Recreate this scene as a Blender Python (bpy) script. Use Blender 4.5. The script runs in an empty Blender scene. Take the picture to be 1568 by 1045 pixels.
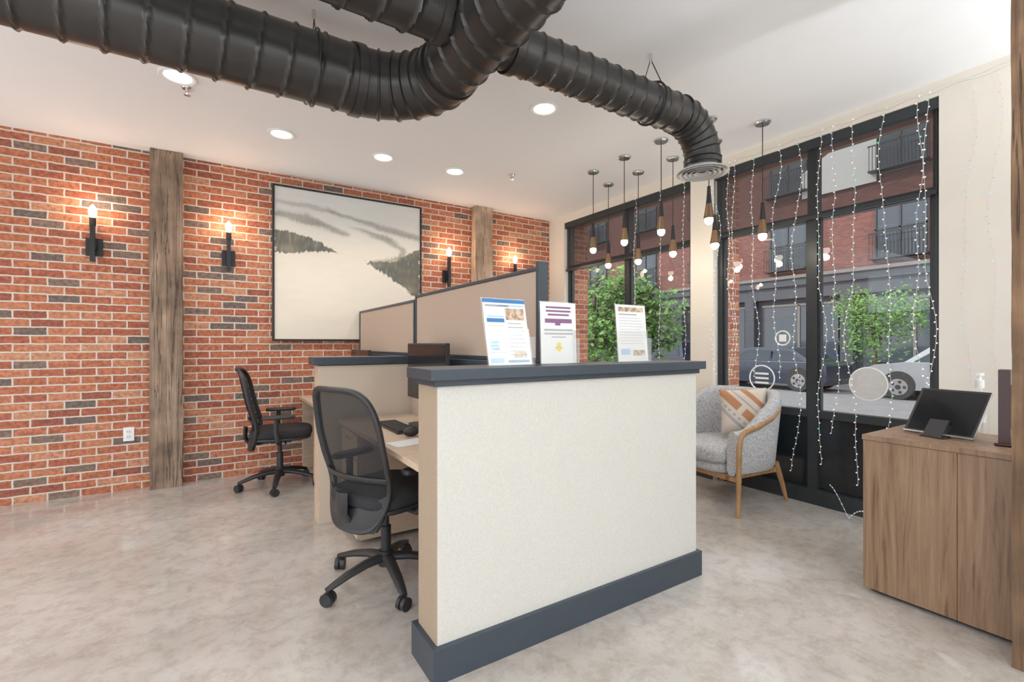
import bpy, math, random
from mathutils import Vector, Matrix, noise
random.seed(7)
sc = bpy.context.scene
pi = math.pi

# ---------------------------------------------------------------- materials
def nm(name):
    m = bpy.data.materials.new(name); m.use_nodes = True
    nt = m.node_tree
    return m, nt, nt.nodes, nt.links, nt.nodes['Principled BSDF']

def mat(name, col, rough=0.5, metal=0.0, var=0.06, nscale=30, bump=0.0, emit=None, estr=0, coat=0.0):
    m, nt, N, L, b = nm(name)
    b.inputs['Roughness'].default_value = rough
    b.inputs['Metallic'].default_value = metal
    b.inputs['Coat Weight'].default_value = coat
    tc = N.new('ShaderNodeTexCoord')
    no = N.new('ShaderNodeTexNoise'); no.inputs['Scale'].default_value = nscale; no.inputs['Detail'].default_value = 3
    L.new(tc.outputs['Object'], no.inputs['Vector'])
    r = N.new('ShaderNodeValToRGB')
    r.color_ramp.elements[0].position = .3; r.color_ramp.elements[1].position = .7
    r.color_ramp.elements[0].color = [c*(1-var) for c in col]+[1]
    r.color_ramp.elements[1].color = [min(1, c*(1+var)) for c in col]+[1]
    L.new(no.outputs['Fac'], r.inputs['Fac']); L.new(r.outputs['Color'], b.inputs['Base Color'])
    if bump:
        bp = N.new('ShaderNodeBump'); bp.inputs['Strength'].default_value = bump; bp.inputs['Distance'].default_value = .01
        L.new(no.outputs['Fac'], bp.inputs['Height']); L.new(bp.outputs['Normal'], b.inputs['Normal'])
    if emit:
        b.inputs['Emission Color'].default_value = list(emit)+[1]; b.inputs['Emission Strength'].default_value = estr
    return m

def wood(name, cols, stretch=(12, 12, 1), scale=3, rough=.5, bump=.3, dist=.6, cracks=0):
    m, nt, N, L, b = nm(name)
    b.inputs['Roughness'].default_value = rough
    tc = N.new('ShaderNodeTexCoord'); mp = N.new('ShaderNodeMapping'); mp.inputs['Scale'].default_value = stretch
    L.new(tc.outputs['Object'], mp.inputs['Vector'])
    no = N.new('ShaderNodeTexNoise'); no.inputs['Scale'].default_value = scale; no.inputs['Detail'].default_value = 8
    no.inputs['Roughness'].default_value = .65; no.inputs['Distortion'].default_value = dist
    L.new(mp.outputs['Vector'], no.inputs['Vector'])
    r = N.new('ShaderNodeValToRGB'); e = r.color_ramp.elements
    e[0].position = .3; e[0].color = list(cols[0])+[1]; e[1].position = .72; e[1].color = list(cols[-1])+[1]
    for i, c in enumerate(cols[1:-1]):
        x = e.new(.3+.42*(i+1)/(len(cols)-1)); x.color = list(c)+[1]
    L.new(no.outputs['Fac'], r.inputs['Fac']); out = r.outputs['Color']
    h = no.outputs['Fac']
    if cracks:
        m2 = N.new('ShaderNodeMapping'); m2.inputs['Scale'].default_value = (14, 14, .45); L.new(tc.outputs['Object'], m2.inputs['Vector'])
        n2 = N.new('ShaderNodeTexNoise'); n2.inputs['Scale'].default_value = 1.5; n2.inputs['Detail'].default_value = 4; n2.inputs['Distortion'].default_value = .15
        L.new(m2.outputs['Vector'], n2.inputs['Vector'])
        ab = N.new('ShaderNodeMath'); ab.operation = 'SUBTRACT'; ab.inputs[1].default_value = .56; L.new(n2.outputs['Fac'], ab.inputs[0])
        a2 = N.new('ShaderNodeMath'); a2.operation = 'ABSOLUTE'; L.new(ab.outputs[0], a2.inputs[0])
        mr = N.new('ShaderNodeMapRange'); mr.inputs[1].default_value = 0; mr.inputs[2].default_value = .018; mr.inputs[3].default_value = .35; mr.inputs[4].default_value = 1
        L.new(a2.outputs[0], mr.inputs[0])
        n3 = N.new('ShaderNodeTexNoise'); n3.inputs['Scale'].default_value = 4; n3.inputs['Detail'].default_value = 6; L.new(tc.outputs['Object'], n3.inputs['Vector'])
        r3 = N.new('ShaderNodeMapRange'); r3.inputs[1].default_value = .35; r3.inputs[2].default_value = .65; r3.inputs[3].default_value = .65; r3.inputs[4].default_value = 1.35
        L.new(n3.outputs['Fac'], r3.inputs[0])
        mu = N.new('ShaderNodeMath'); mu.operation = 'MULTIPLY'; L.new(mr.outputs[0], mu.inputs[0]); L.new(r3.outputs[0], mu.inputs[1])
        s = N.new('ShaderNodeVectorMath'); s.operation = 'SCALE'; L.new(out, s.inputs[0]); L.new(mu.outputs[0], s.inputs['Scale']); out = s.outputs[0]
        ad = N.new('ShaderNodeMath'); ad.operation = 'ADD'; L.new(no.outputs['Fac'], ad.inputs[0]); L.new(mr.outputs[0], ad.inputs[1]); h = ad.outputs[0]
    L.new(out, b.inputs['Base Color'])
    bp = N.new('ShaderNodeBump'); bp.inputs['Strength'].default_value = bump; bp.inputs['Distance'].default_value = .01
    L.new(h, bp.inputs['Height']); L.new(bp.outputs['Normal'], b.inputs['Normal'])
    return m

def brick(name, axes, cols, mortar, bw=.203, rh=.0677, ms=.0062, rough=.85):
    m, nt, N, L, b = nm(name)
    b.inputs['Roughness'].default_value = rough
    tc = N.new('ShaderNodeTexCoord'); sp = N.new('ShaderNodeSeparateXYZ'); cb = N.new('ShaderNodeCombineXYZ')
    L.new(tc.outputs['Object'], sp.inputs[0])
    L.new(sp.outputs[axes[0]], cb.inputs[0]); L.new(sp.outputs[axes[1]], cb.inputs[1])
    nw = N.new('ShaderNodeTexNoise'); nw.inputs['Scale'].default_value = 22; nw.inputs['Detail'].default_value = 2
    L.new(cb.outputs[0], nw.inputs['Vector'])
    vm = N.new('ShaderNodeVectorMath'); vm.operation = 'MULTIPLY_ADD'
    vm.inputs[1].default_value = (.011, .011, 0); 
    L.new(nw.outputs['Color'], vm.inputs[0]); L.new(cb.outputs[0], vm.inputs[2])
    bt = N.new('ShaderNodeTexBrick'); bt.inputs['Scale'].default_value = 1
    bt.inputs['Brick Width'].default_value = bw; bt.inputs['Row Height'].default_value = rh
    bt.inputs['Mortar Size'].default_value = ms; bt.inputs['Mortar Smooth'].default_value = .15
    bt.inputs['Color1'].default_value = (0, 0, 0, 1); bt.inputs['Color2'].default_value = (1, 1, 1, 1)
    bt.inputs['Mortar'].default_value = (.5, .5, .5, 1); bt.offset = .5
    L.new(vm.outputs[0], bt.inputs['Vector'])
    r = N.new('ShaderNodeValToRGB'); r.color_ramp.interpolation = 'CONSTANT'
    e = r.color_ramp.elements
    e[0].position = 0; e[0].color = list(cols[0])+[1]; e[1].position = 1/len(cols); e[1].color = list(cols[1])+[1]
    for i, c in enumerate(cols[2:]):
        x = e.new((i+2)/len(cols)); x.color = list(c)+[1]
    L.new(bt.outputs['Color'], r.inputs['Fac'])
    n2 = N.new('ShaderNodeTexNoise'); n2.inputs['Scale'].default_value = 35; n2.inputs['Detail'].default_value = 6
    L.new(cb.outputs[0], n2.inputs['Vector'])
    mr = N.new('ShaderNodeMapRange'); mr.inputs[1].default_value = .3; mr.inputs[2].default_value = .7
    mr.inputs[3].default_value = .64; mr.inputs[4].default_value = 1.4
    L.new(n2.outputs['Fac'], mr.inputs[0])
    ml = N.new('ShaderNodeVectorMath'); ml.operation = 'SCALE'
    L.new(r.outputs['Color'], ml.inputs[0]); L.new(mr.outputs[0], ml.inputs['Scale'])
    mx = N.new('ShaderNodeMix'); mx.data_type = 'RGBA'
    L.new(bt.outputs['Fac'], mx.inputs[0]); L.new(ml.outputs[0], mx.inputs[6]); mx.inputs[7].default_value = list(mortar)+[1]
    L.new(mx.outputs[2], b.inputs['Base Color'])
    iv = N.new('ShaderNodeMath'); iv.operation = 'MULTIPLY_ADD'; iv.inputs[1].default_value = -1
    L.new(bt.outputs['Fac'], iv.inputs[0])
    n3 = N.new('ShaderNodeMath'); n3.operation = 'MULTIPLY'; n3.inputs[1].default_value = .5
    L.new(n2.outputs['Fac'], n3.inputs[0]); L.new(n3.outputs[0], iv.inputs[2])
    bp = N.new('ShaderNodeBump'); bp.inputs['Strength'].default_value = .6; bp.inputs['Distance'].default_value = .008
    L.new(iv.outputs[0], bp.inputs['Height']); L.new(bp.outputs['Normal'], b.inputs['Normal'])
    return m

def see(name, col, opac, rough=.6, gloss=0.0):
    m = bpy.data.materials.new(name); m.use_nodes = True
    nt = m.node_tree; N = nt.nodes; L = nt.links; N.clear()
    o = N.new('ShaderNodeOutputMaterial'); t = N.new('ShaderNodeBsdfTransparent'); mx = N.new('ShaderNodeMixShader')
    if gloss:
        d = N.new('ShaderNodeBsdfGlossy'); d.inputs['Roughness'].default_value = rough
    else:
        d = N.new('ShaderNodeBsdfDiffuse')
    d.inputs['Color'].default_value = list(col)+[1]
    mx.inputs[0].default_value = opac
    L.new(t.outputs[0], mx.inputs[1]); L.new(d.outputs[0], mx.inputs[2]); L.new(mx.outputs[0], o.inputs[0])
    return m

def concrete():
    m, nt, N, L, b = nm('polished_concrete')
    tc = N.new('ShaderNodeTexCoord')
    def noi(sc_, det, ro, di):
        a = N.new('ShaderNodeTexNoise'); a.inputs['Scale'].default_value = sc_; a.inputs['Detail'].default_value = det; a.inputs['Roughness'].default_value = ro; a.inputs['Distortion'].default_value = di
        L.new(tc.outputs['Object'], a.inputs['Vector']); return a
    a = noi(.9, 8, .55, .2); c = noi(9, 11, .8, .3); d = noi(2.2, 12, .78, .5)
    r = N.new('ShaderNodeValToRGB'); e = r.color_ramp.elements
    e[0].position = .36; e[0].color = (.42, .375, .335, 1); e[1].position = .64; e[1].color = (.58, .55, .515, 1)
    x = e.new(.5); x.color = (.50, .46, .42, 1)
    L.new(a.outputs['Fac'], r.inputs['Fac'])
    r2 = N.new('ShaderNodeValToRGB'); e = r2.color_ramp.elements
    e[0].position = .36; e[0].color = (.72, .69, .655, 1); e[1].position = .54; e[1].color = (1, 1, 1, 1)
    L.new(c.outputs['Fac'], r2.inputs['Fac'])
    mx = N.new('ShaderNodeMix'); mx.data_type = 'RGBA'; mx.blend_type = 'MULTIPLY'; mx.inputs[0].default_value = .85
    L.new(r.outputs['Color'], mx.inputs[6]); L.new(r2.outputs['Color'], mx.inputs[7])
    r3 = N.new('ShaderNodeMapRange'); r3.inputs[1].default_value = .57; r3.inputs[2].default_value = .70; r3.inputs[3].default_value = 0; r3.inputs[4].default_value = .55
    L.new(d.outputs['Fac'], r3.inputs[0])
    m2 = N.new('ShaderNodeMix'); m2.data_type = 'RGBA'; m2.inputs[7].default_value = (.68, .665, .64, 1)
    L.new(r3.outputs[0], m2.inputs[0]); L.new(mx.outputs[2], m2.inputs[6])
    L.new(m2.outputs[2], b.inputs['Base Color'])
    mr = N.new('ShaderNodeMapRange'); mr.inputs[1].default_value = .35; mr.inputs[2].default_value = .65; mr.inputs[3].default_value = .08; mr.inputs[4].default_value = .24
    L.new(d.outputs['Fac'], mr.inputs[0]); L.new(mr.outputs[0], b.inputs['Roughness'])
    b.inputs['Coat Weight'].default_value = .35; b.inputs['Coat Roughness'].default_value = .06
    return m

M = {}
M['brick'] = brick('interior_brick', (0, 2), [(.40,.125,.062),(.46,.165,.085),(.35,.10,.055),(.20,.13,.10),(.50,.225,.125),(.41,.13,.065),(.28,.085,.052),(.45,.15,.075),(.37,.11,.06),(.48,.19,.10),(.15,.105,.088),(.43,.145,.072),(.38,.12,.06),(.47,.175,.09)], (.64,.56,.48))
M['xbrick'] = brick('street_brick', (1, 2), [(.13,.035,.026),(.17,.05,.035),(.10,.03,.024),(.14,.042,.03)], (.13,.10,.09))
M['xbrickj'] = brick('jamb_brick', (0, 2), [(.4,.13,.07),(.5,.2,.11),(.34,.10,.06),(.45,.16,.09)], (.5,.42,.35))
M['concrete'] = concrete()
M['ceil'] = mat('ceiling_paint', (.93,.95,.975), .7, var=.01, nscale=4)
M['cream'] = mat('cream_wall_paint', (.79,.74,.655), .6, var=.02, nscale=4)
M['duct'] = mat('black_duct_metal', (.046,.043,.041), .34, .5, var=.28, nscale=3)
M['black'] = mat('black_metal', (.02,.02,.022), .4, .3)
M['frame'] = mat('window_frame_black', (.03,.036,.04), .35, .2)
M['navy'] = mat('blue_grey_trim', (.034,.047,.062), .4, var=.05)
M['fabric'] = mat('cream_panel_fabric', (.58,.56,.51), .9, var=.06, nscale=160, bump=.25)
M['tan'] = mat('tan_panel_fabric', (.49,.37,.285), .9, var=.05, nscale=200, bump=.15)
M['tanl'] = mat('sand_panel_fabric', (.58,.48,.38), .9, var=.05, nscale=200, bump=.15)
M['tanend'] = mat('tan_end_fabric', (.38,.285,.20), .9, var=.05, nscale=160, bump=.15)
M['post'] = wood('rustic_post_wood', [(.11,.07,.048),(.21,.14,.095),(.29,.20,.14),(.37,.28,.205)], (10,10,.6), 2.2, .85, .8, .5, 1)
M['postl'] = wood('washed_post_wood', [(.32,.20,.13),(.48,.33,.23),(.62,.47,.36)], (9,9,.8), 2.5, .8, .6, .5, 1)
M['postd'] = wood('dark_post_wood', [(.08,.042,.022),(.16,.09,.048),(.23,.135,.075),(.30,.19,.11)], (10,10,.5), 2.2, .85, .7, .4, 1)
M['walnut'] = wood('walnut_veneer', [(.11,.055,.028),(.215,.125,.07),(.28,.17,.10),(.34,.22,.135)], (10,10,.6), 2.0, .42, .08, 1.8)
M['deskwood'] = wood('light_desk_laminate', [(.50,.36,.25),(.60,.45,.33),(.66,.52,.39)], (1.5,14,8), 2.2, .4, .05, .4)
M['oak'] = wood('chair_leg_wood', [(.24,.12,.045),(.36,.20,.085),(.43,.26,.12)], (10,10,2), 3, .4, .05, .4)
M['plastic'] = mat('black_plastic', (.022,.022,.024), .45)
M['seatfab'] = mat('black_seat_fabric', (.02,.02,.022), .9, bump=.2, nscale=200)
M['mesh'] = see('chair_mesh_fabric', (.03,.03,.032), .86)
M['tweed'] = mat('grey_tweed', (.43,.43,.44), .95, var=.34, nscale=80, bump=.4)
M['white'] = mat('white_paint', (.85,.85,.84), .4, var=.01)
M['paper'] = mat('paper', (.80,.80,.79), .5, var=.01)
M['blue'] = mat('print_blue', (.03,.17,.42), .5)
M['ltblue'] = mat('print_light_blue', (.35,.55,.75), .5)
M['txt'] = mat('print_grey', (.33,.34,.36), .5)
M['txtl'] = mat('print_pale_grey', (.6,.6,.6), .5)
M['purple'] = mat('print_plum', (.22,.10,.20), .5)
M['yellow'] = mat('print_yellow', (.85,.62,.03), .5)
M['photo'] = mat('print_photo', (.5,.36,.25), .5, var=.7, nscale=45)
M['acryl'] = see('clear_acrylic', (.9,.95,.97), .14, .05, 1)
M['glass'] = see('window_glass', (.8,.85,.9), .05, .02, 1)
M['shade'] = see('solar_shade', (.055,.057,.06), .62)
M['darkpanel'] = mat('dark_glass_panel', (.012,.016,.02), .12)
M['screen'] = mat('screen_glass', (.01,.011,.013), .12)
M['emitw'] = mat('lamp_lens', (1,1,1), .5, emit=(1,.98,.94), estr=9)
M['bulb'] = mat('warm_bulb', (1,.9,.7), .5, emit=(1,.74,.5), estr=16)
M['bulb2'] = mat('pendant_bulb', (1,.95,.85), .5, emit=(1,.86,.66), estr=9)
M['brass'] = mat('bronze_pendant', (.22,.13,.07), .4, .6)
M['maroon'] = mat('maroon_lacquer', (.045,.006,.006), .25)
M['chrome'] = mat('chrome', (.7,.7,.7), .2, 1)
M['asphalt'] = mat('asphalt', (.16,.16,.165), .9, var=.12, nscale=3)
M['walk'] = mat('sidewalk', (.34,.33,.32), .9, var=.08, nscale=2)
M['grille'] = mat('diffuser_paint', (.5,.5,.49), .5)
M['shop'] = mat('shopfront_slate', (.035,.04,.052), .6)
M['sunpatch_decal'] = mat('painted_sunlight_and_decal', (.55,.54,.52), .8)  # pale tone: painted sunlight on the facade, and the decal face
M['sill'] = mat('stone_sill', (.15,.135,.125), .8)
M['xglass'] = mat('street_window_glass', (.05,.06,.075), .08)
M['leaf'] = mat('leaf', (.085,.19,.035), .7, var=.7, nscale=3)
M['bark'] = mat('bark', (.10,.07,.05), .9)
M['silver'] = mat('silver_car_paint', (.24,.25,.265), .25, .3, coat=.5)
M['carblue'] = mat('dark_blue_car_paint', (.015,.025,.045), .2, .3, coat=.5)
M['carglass'] = mat('car_glass', (.02,.03,.04), .05)
M['tyre'] = mat('tyre', (.02,.02,.02), .8)
M['rim'] = mat('alloy_rim', (.3,.3,.31), .35, .8)
M['wire'] = mat('pale_wire', (.6,.6,.58), .5)
M['fw'] = mat('fairy_white', (.9,.9,.88), .5, emit=(1,.96,.9), estr=.5)
M['fb'] = mat('fairy_blue', (.3,.5,1), .5, emit=(.2,.4,1), estr=.9)
M['fr'] = mat('fairy_red', (1,.3,.25), .5, emit=(1,.15,.1), estr=.7)
M['fg'] = mat('fairy_green', (.2,.9,.4), .5, emit=(.1,.9,.3), estr=.7)
M['orange'] = mat('pillow_rust', (.42,.20,.10), .9, bump=.2, nscale=120)
M['pillow'] = mat('pillow_cream', (.60,.53,.45), .9, bump=.2, nscale=120)

# ---------------------------------------------------------------- builder
class B:
    def __init__(s): s.v = []; s.f = []; s.m = []; s.mats = []
    def mi(s, k):
        if k not in s.mats: s.mats.append(k)
        return s.mats.index(k)
    def add(s, vs, fs, k):
        o = len(s.v); s.v += [tuple(v) for v in vs]; i = s.mi(k)
        for f in fs: s.f.append([o+j for j in f]); s.m.append(i)
    def box(s, x0, x1, y0, y1, z0, z1, k, T=None):
        vs = [Vector(p) for p in ((x0,y0,z0),(x1,y0,z0),(x1,y1,z0),(x0,y1,z0),(x0,y0,z1),(x1,y0,z1),(x1,y1,z1),(x0,y1,z1))]
        if T is not None: vs = [T @ v for v in vs]
        s.add(vs, [(3,2,1,0),(4,5,6,7),(0,1,5,4),(1,2,6,5),(2,3,7,6),(3,0,4,7)], k)
    def rbox(s, x0, x1, y0, y1, z0, z1, k, r=.02, e=4, T=None, n=28, m=7):
        cx, cy = (x0+x1)/2, (y0+y1)/2; hx, hy = (x1-x0)/2, (y1-y0)/2
        rings = []; h = z1-z0; r = min(r, h/2*.999)
        prof = []
        for i in range(m+1):
            t = i/m*pi/2; prof.append((r*(1-math.sin(t)), z0+r*(1-math.cos(t))))
        prof += [(p[0], z1-(p[1]-z0)) for p in reversed(prof)]
        vs = []
        for ins, z in prof:
            for j in range(n):
                a = 2*pi*j/n; c, q = math.cos(a), math.sin(a)
                x = cx+(hx-ins)*math.copysign(abs(c)**(2/e), c); y = cy+(hy-ins)*math.copysign(abs(q)**(2/e), q)
                vs.append(Vector((x, y, z)))
        fs = []
        R = len(prof)
        for i in range(R-1):
            for j in range(n): fs.append((i*n+j, i*n+(j+1) % n, (i+1)*n+(j+1) % n, (i+1)*n+j))
        fs.append(tuple(reversed(range(n)))); fs.append(tuple(range((R-1)*n, R*n)))
        if T is not None: vs = [T @ v for v in vs]
        s.add(vs, fs, k)
    def cyl(s, p0, p1, r0, k, r1=None, n=20, caps=True):
        p0, p1 = Vector(p0), Vector(p1); r1 = r0 if r1 is None else r1
        d = (p1-p0).normalized(); u = d.orthogonal().normalized(); w = d.cross(u)
        vs = []
        for p, r in ((p0, r0), (p1, r1)):
            for j in range(n):
                a = 2*pi*j/n; vs.append(p+(u*math.cos(a)+w*math.sin(a))*r)
        fs = [(j, (j+1) % n, n+(j+1) % n, n+j) for j in range(n)]
        if caps: fs += [tuple(reversed(range(n))), tuple(range(n, 2*n))]
        s.add(vs, fs, k)
    def lathe(s, c, prof, k, n=28):
        vs = []; 
        for r, z in prof:
            for j in range(n):
                a = 2*pi*j/n; vs.append((c[0]+r*math.cos(a), c[1]+r*math.sin(a), c[2]+z))
        fs = []
        for i in range(len(prof)-1):
            for j in range(n): fs.append((i*n+j, i*n+(j+1) % n, (i+1)*n+(j+1) % n, (i+1)*n+j))
        s.add(vs, fs, k)
    def ball(s, c, r, k, n=12, sz=(1,1,1)):
        prof = [(math.sin(pi*i/n), -math.cos(pi*i/n)) for i in range(n+1)]
        vs = []; m = n*2
        for a, z in prof:
            for j in range(m):
                t = 2*pi*j/m; vs.append((c[0]+r*sz[0]*a*math.cos(t), c[1]+r*sz[1]*a*math.sin(t), c[2]+r*sz[2]*z))
        fs = []
        for i in range(n):
            for j in range(m): fs.append((i*m+j, i*m+(j+1) % m, (i+1)*m+(j+1) % m, (i+1)*m+j))
        s.add(vs, fs, k)
    def octa(s, c, r, k):
        c = Vector(c); vs = [c+Vector(d)*r for d in ((1,0,0),(-1,0,0),(0,1,0),(0,-1,0),(0,0,1),(0,0,-1))]
        s.add(vs, [(0,2,4),(2,1,4),(1,3,4),(3,0,4),(2,0,5),(1,2,5),(3,1,5),(0,3,5)], k)
    def sweep(s, path, rad, k, n=14, closed=False, flat=(1,1), caps=True, up=None):
        P = [Vector(p) for p in path]; m = len(P)
        T = []
        for i in range(m):
            a = P[(i-1) % m] if (closed or i > 0) else P[i]; b = P[(i+1) % m] if (closed or i < m-1) else P[i]
            T.append((b-a).normalized())
        u = (Vector(up) if up else T[0].orthogonal()); u = (u-T[0]*u.dot(T[0])).normalized()
        vs = []; sl = 0
        for i in range(m):
            if i: sl += (P[i]-P[i-1]).length
            u = (u-T[i]*u.dot(T[i])).normalized(); w = T[i].cross(u)
            for j in range(n):
                a = 2*pi*j/n; r = rad(i, sl, a) if callable(rad) else rad
                vs.append(P[i]+u*math.cos(a)*r*flat[0]+w*math.sin(a)*r*flat[1])
        fs = []
        for i in range(m if closed else m-1):
            i2 = (i+1) % m
            for j in range(n): fs.append((i*n+j, i*n+(j+1) % n, i2*n+(j+1) % n, i2*n+j))
        if caps and not closed: fs += [tuple(reversed(range(n))), tuple(range((m-1)*n, m*n))]
        s.add(vs, fs, k)
    def grid(s, fn, nu, nv, k, closed_u=False):
        vs = [fn(i/nu, j/nv) for j in range(nv+1) for i in range(nu+1)]
        fs = [(j*(nu+1)+i, j*(nu+1)+i+1, (j+1)*(nu+1)+i+1, (j+1)*(nu+1)+i) for j in range(nv) for i in range(nu)]
        s.add(vs, fs, k)
    def prism(s, poly, axis, a0, a1, k):
        def P(p, a): return (a, p[0], p[1]) if axis == 'x' else (p[0], a, p[1])
        n = len(poly); vs = [P(p, a0) for p in poly]+[P(p, a1) for p in poly]
        fs = [(i, (i+1) % n, n+(i+1) % n, n+i) for i in range(n)]+[tuple(reversed(range(n))), tuple(range(n, 2*n))]
        s.add(vs, fs, k)
    def build(s, name, loc=(0,0,0), rotz=0, smooth=35, bevel=0, center=False, scale=1):
        me = bpy.data.meshes.new(name)
        vs = s.v
        if center:
            xs = [v[0] for v in vs]; ys = [v[1] for v in vs]; zs = [v[2] for v in vs]
            c = ((min(xs)+max(xs))/2, (min(ys)+max(ys))/2, min(zs)); vs = [(v[0]-c[0], v[1]-c[1], v[2]-c[2]) for v in vs]; loc = c
        me.from_pydata(vs, [], s.f)
        for k in s.mats: me.materials.append(M[k])
        me.polygons.foreach_set('material_index', s.m)
        import bmesh
        bm = bmesh.new(); bm.from_mesh(me); bmesh.ops.recalc_face_normals(bm, faces=bm.faces); bm.to_mesh(me); bm.free()
        if smooth:
            me.polygons.foreach_set('use_smooth', [True]*len(me.polygons))
            try: me.set_sharp_from_angle(angle=math.radians(smooth))
            except Exception: pass
        me.update()
        o = bpy.data.objects.new(name, me); o.location = loc; o.rotation_euler = (0, 0, rotz); o.scale = (scale,)*3
        sc.collection.objects.link(o)
        if bevel:
            bv = o.modifiers.new('bevel', 'BEVEL'); bv.width = bevel; bv.segments = 2; bv.limit_method = 'ANGLE'
        return o

CH = 3.0     # ceiling height
BY = 5.30    # brick wall
WX = 4.0     # window wall
# ---------------------------------------------------------------- shell
b = B(); b.box(-6, WX+.2, -4, BY+.2, -.15, 0, 'concrete'); b.build('floor', smooth=0)
b = B(); b.box(-6, WX+.5, -4, BY+.2, CH, CH+.2, 'ceil'); b.build('ceiling', smooth=0)
b = B(); b.box(-6, WX+.2, BY, BY+.2, 0, CH, 'brick'); b.build('wall_back', smooth=0)
W1 = (2.99, 4.97); W2 = (1.10, 2.74); HD = 2.90
b = B()
b.box(WX, WX+.18, W1[1], BY, 0, CH, 'cream'); b.box(WX, WX+.18, W2[1], W1[0], 0, CH, 'cream')
b.box(WX, WX+.18, -4, W2[0], 0, CH, 'cream')
for w in (W1, W2): b.box(WX, WX+.18, w[0], w[1], HD, CH, 'cream')
x0, x1 = WX+.18, WX+.42
b.box(x0, x1, W1[1], BY+.2, -.15, CH, 'xbrickj'); b.box(x0, x1, W2[1], W1[0], -.15, CH, 'xbrickj')
b.box(x0, x1, -4, W2[0], -.15, CH, 'xbrickj')
for w in (W1, W2): b.box(x0, x1, w[0], w[1], HD, CH, 'xbrickj')
b.build('wall_right', smooth=0)
b = B()
b.box(WX-.015, WX, W2[1], W1[0], 0, .11, 'navy'); b.box(WX-.015, WX, W1[1], BY, 0, .11, 'navy'); b.box(WX-.015, WX, -4, W2[0], 0, .11, 'navy')
b.build('baseboard_right', smooth=0, bevel=.003)

def window(idx, y0, y1, my):
    b = B(); a, c = WX+.07, WX+.14
    b.box(a, c, y0, y0+.05, .0, HD, 'frame'); b.box(a, c, y1-.05, y1, .0, HD, 'frame')
    b.box(a, c, y0+.05, y1-.05, HD-.05, HD, 'frame'); b.box(a-.02, c, y0+.05, y1-.05, 0, .12, 'frame')
    for z in (2.30, .72): b.box(a, c, y0+.05, y1-.05, z-.03, z+.03, 'frame')
    b.box(a-.005, c+.005, my-.035, my+.035, .12, HD-.05, 'frame')
    b.box(a+.03, a+.04, y0+.05, y1-.05, .12, .69, 'darkpanel')
    for (s0, s1) in ((y0+.05, my-.035), (my+.035, y1-.05)):
        b.box(a+.015, c-.015, s0, s0+.02, .75, 2.27, 'frame'); b.box(a+.015, c-.015, s1-.02, s1, .75, 2.27, 'frame')
    b.add([(a+.035, y0, .7), (a+.035, y1, .7), (a+.035, y1, HD), (a+.035, y0, HD)], [(0,1,2,3)], 'glass')
    b.build('window_%d' % idx, smooth=0)
window(1, W1[0], W1[1], 3.90)
window(2, W2[0], W2[1], 1.90)

def blind(y0, y1, z0):
    b = B(); x = WX+.035
    b.box(x-.025, x+.025, y0, y1, HD-.075, HD-.002, 'frame')
    b.add([(x, y0+.01, z0), (x, y1-.01, z0), (x, y1-.01, HD-.07), (x, y0+.01, HD-.07)], [(0,1,2,3)], 'shade')
    b.box(x-.012, x+.012, y0+.01, y1-.01, z0-.03, z0, 'frame')
    b.cyl((x-.02, y0+.012, HD-.05), (x-.02, y0+.012, .9), .002, 'frame', n=6)
    b.build('roller_blind', center=True, smooth=0)
blind(W1[0]+.005, W1[1]-.005, 2.28)
blind(W2[0]+.005, W2[1]-.005, 2.30)

# ---------------------------------------------------------------- rustic posts
def post(name, x0, x1, y0, y1, k, z1=CH-.002, amp=1.0):
    b = B(); n = 90
    vs = []; per = []
    cx, cy = (x0+x1)/2, (y0+y1)/2
    ring = [(x0,y0),(cx-.06,y0),(cx,y0),(cx+.06,y0),(x1,y0),(x1,cy),(x1,y1),(cx,y1),(x0,y1),(x0,cy)]; R = len(ring)
    for i in range(n+1):
        z = z1*i/n
        for (x, y) in ring:
            d = amp*(.010*noise.noise(Vector((x*9, y*9, z*3)))+.004*noise.noise(Vector((x*20, y*20, z*14))))
            sx = 1 if x > cx+.08 else (-1 if x < cx-.08 else 0); sy = 1 if y > cy else (-1 if y < cy else 0)
            vs.append((x+sx*(d-.006), y+sy*min(0, d-.006) if sy > 0 else y+sy*(d-.006), z))
    fs = [(i*R+j, i*R+(j+1) % R, (i+1)*R+(j+1) % R, (i+1)*R+j) for i in range(n) for j in range(R)]
    fs += [tuple(reversed(range(R))), tuple(range(n*R, n*R+R))]
    b.add(vs, fs, k); b.build(name, center=True, smooth=25)
post('timber_post', -.455, -.205, 5.17, BY-.002, 'post')
post('timber_post', 2.76, 3.02, 5.17, BY-.002, 'postl')
post('timber_post', 2.665, 2.845, .30, .52, 'postd', amp=.25)

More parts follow.
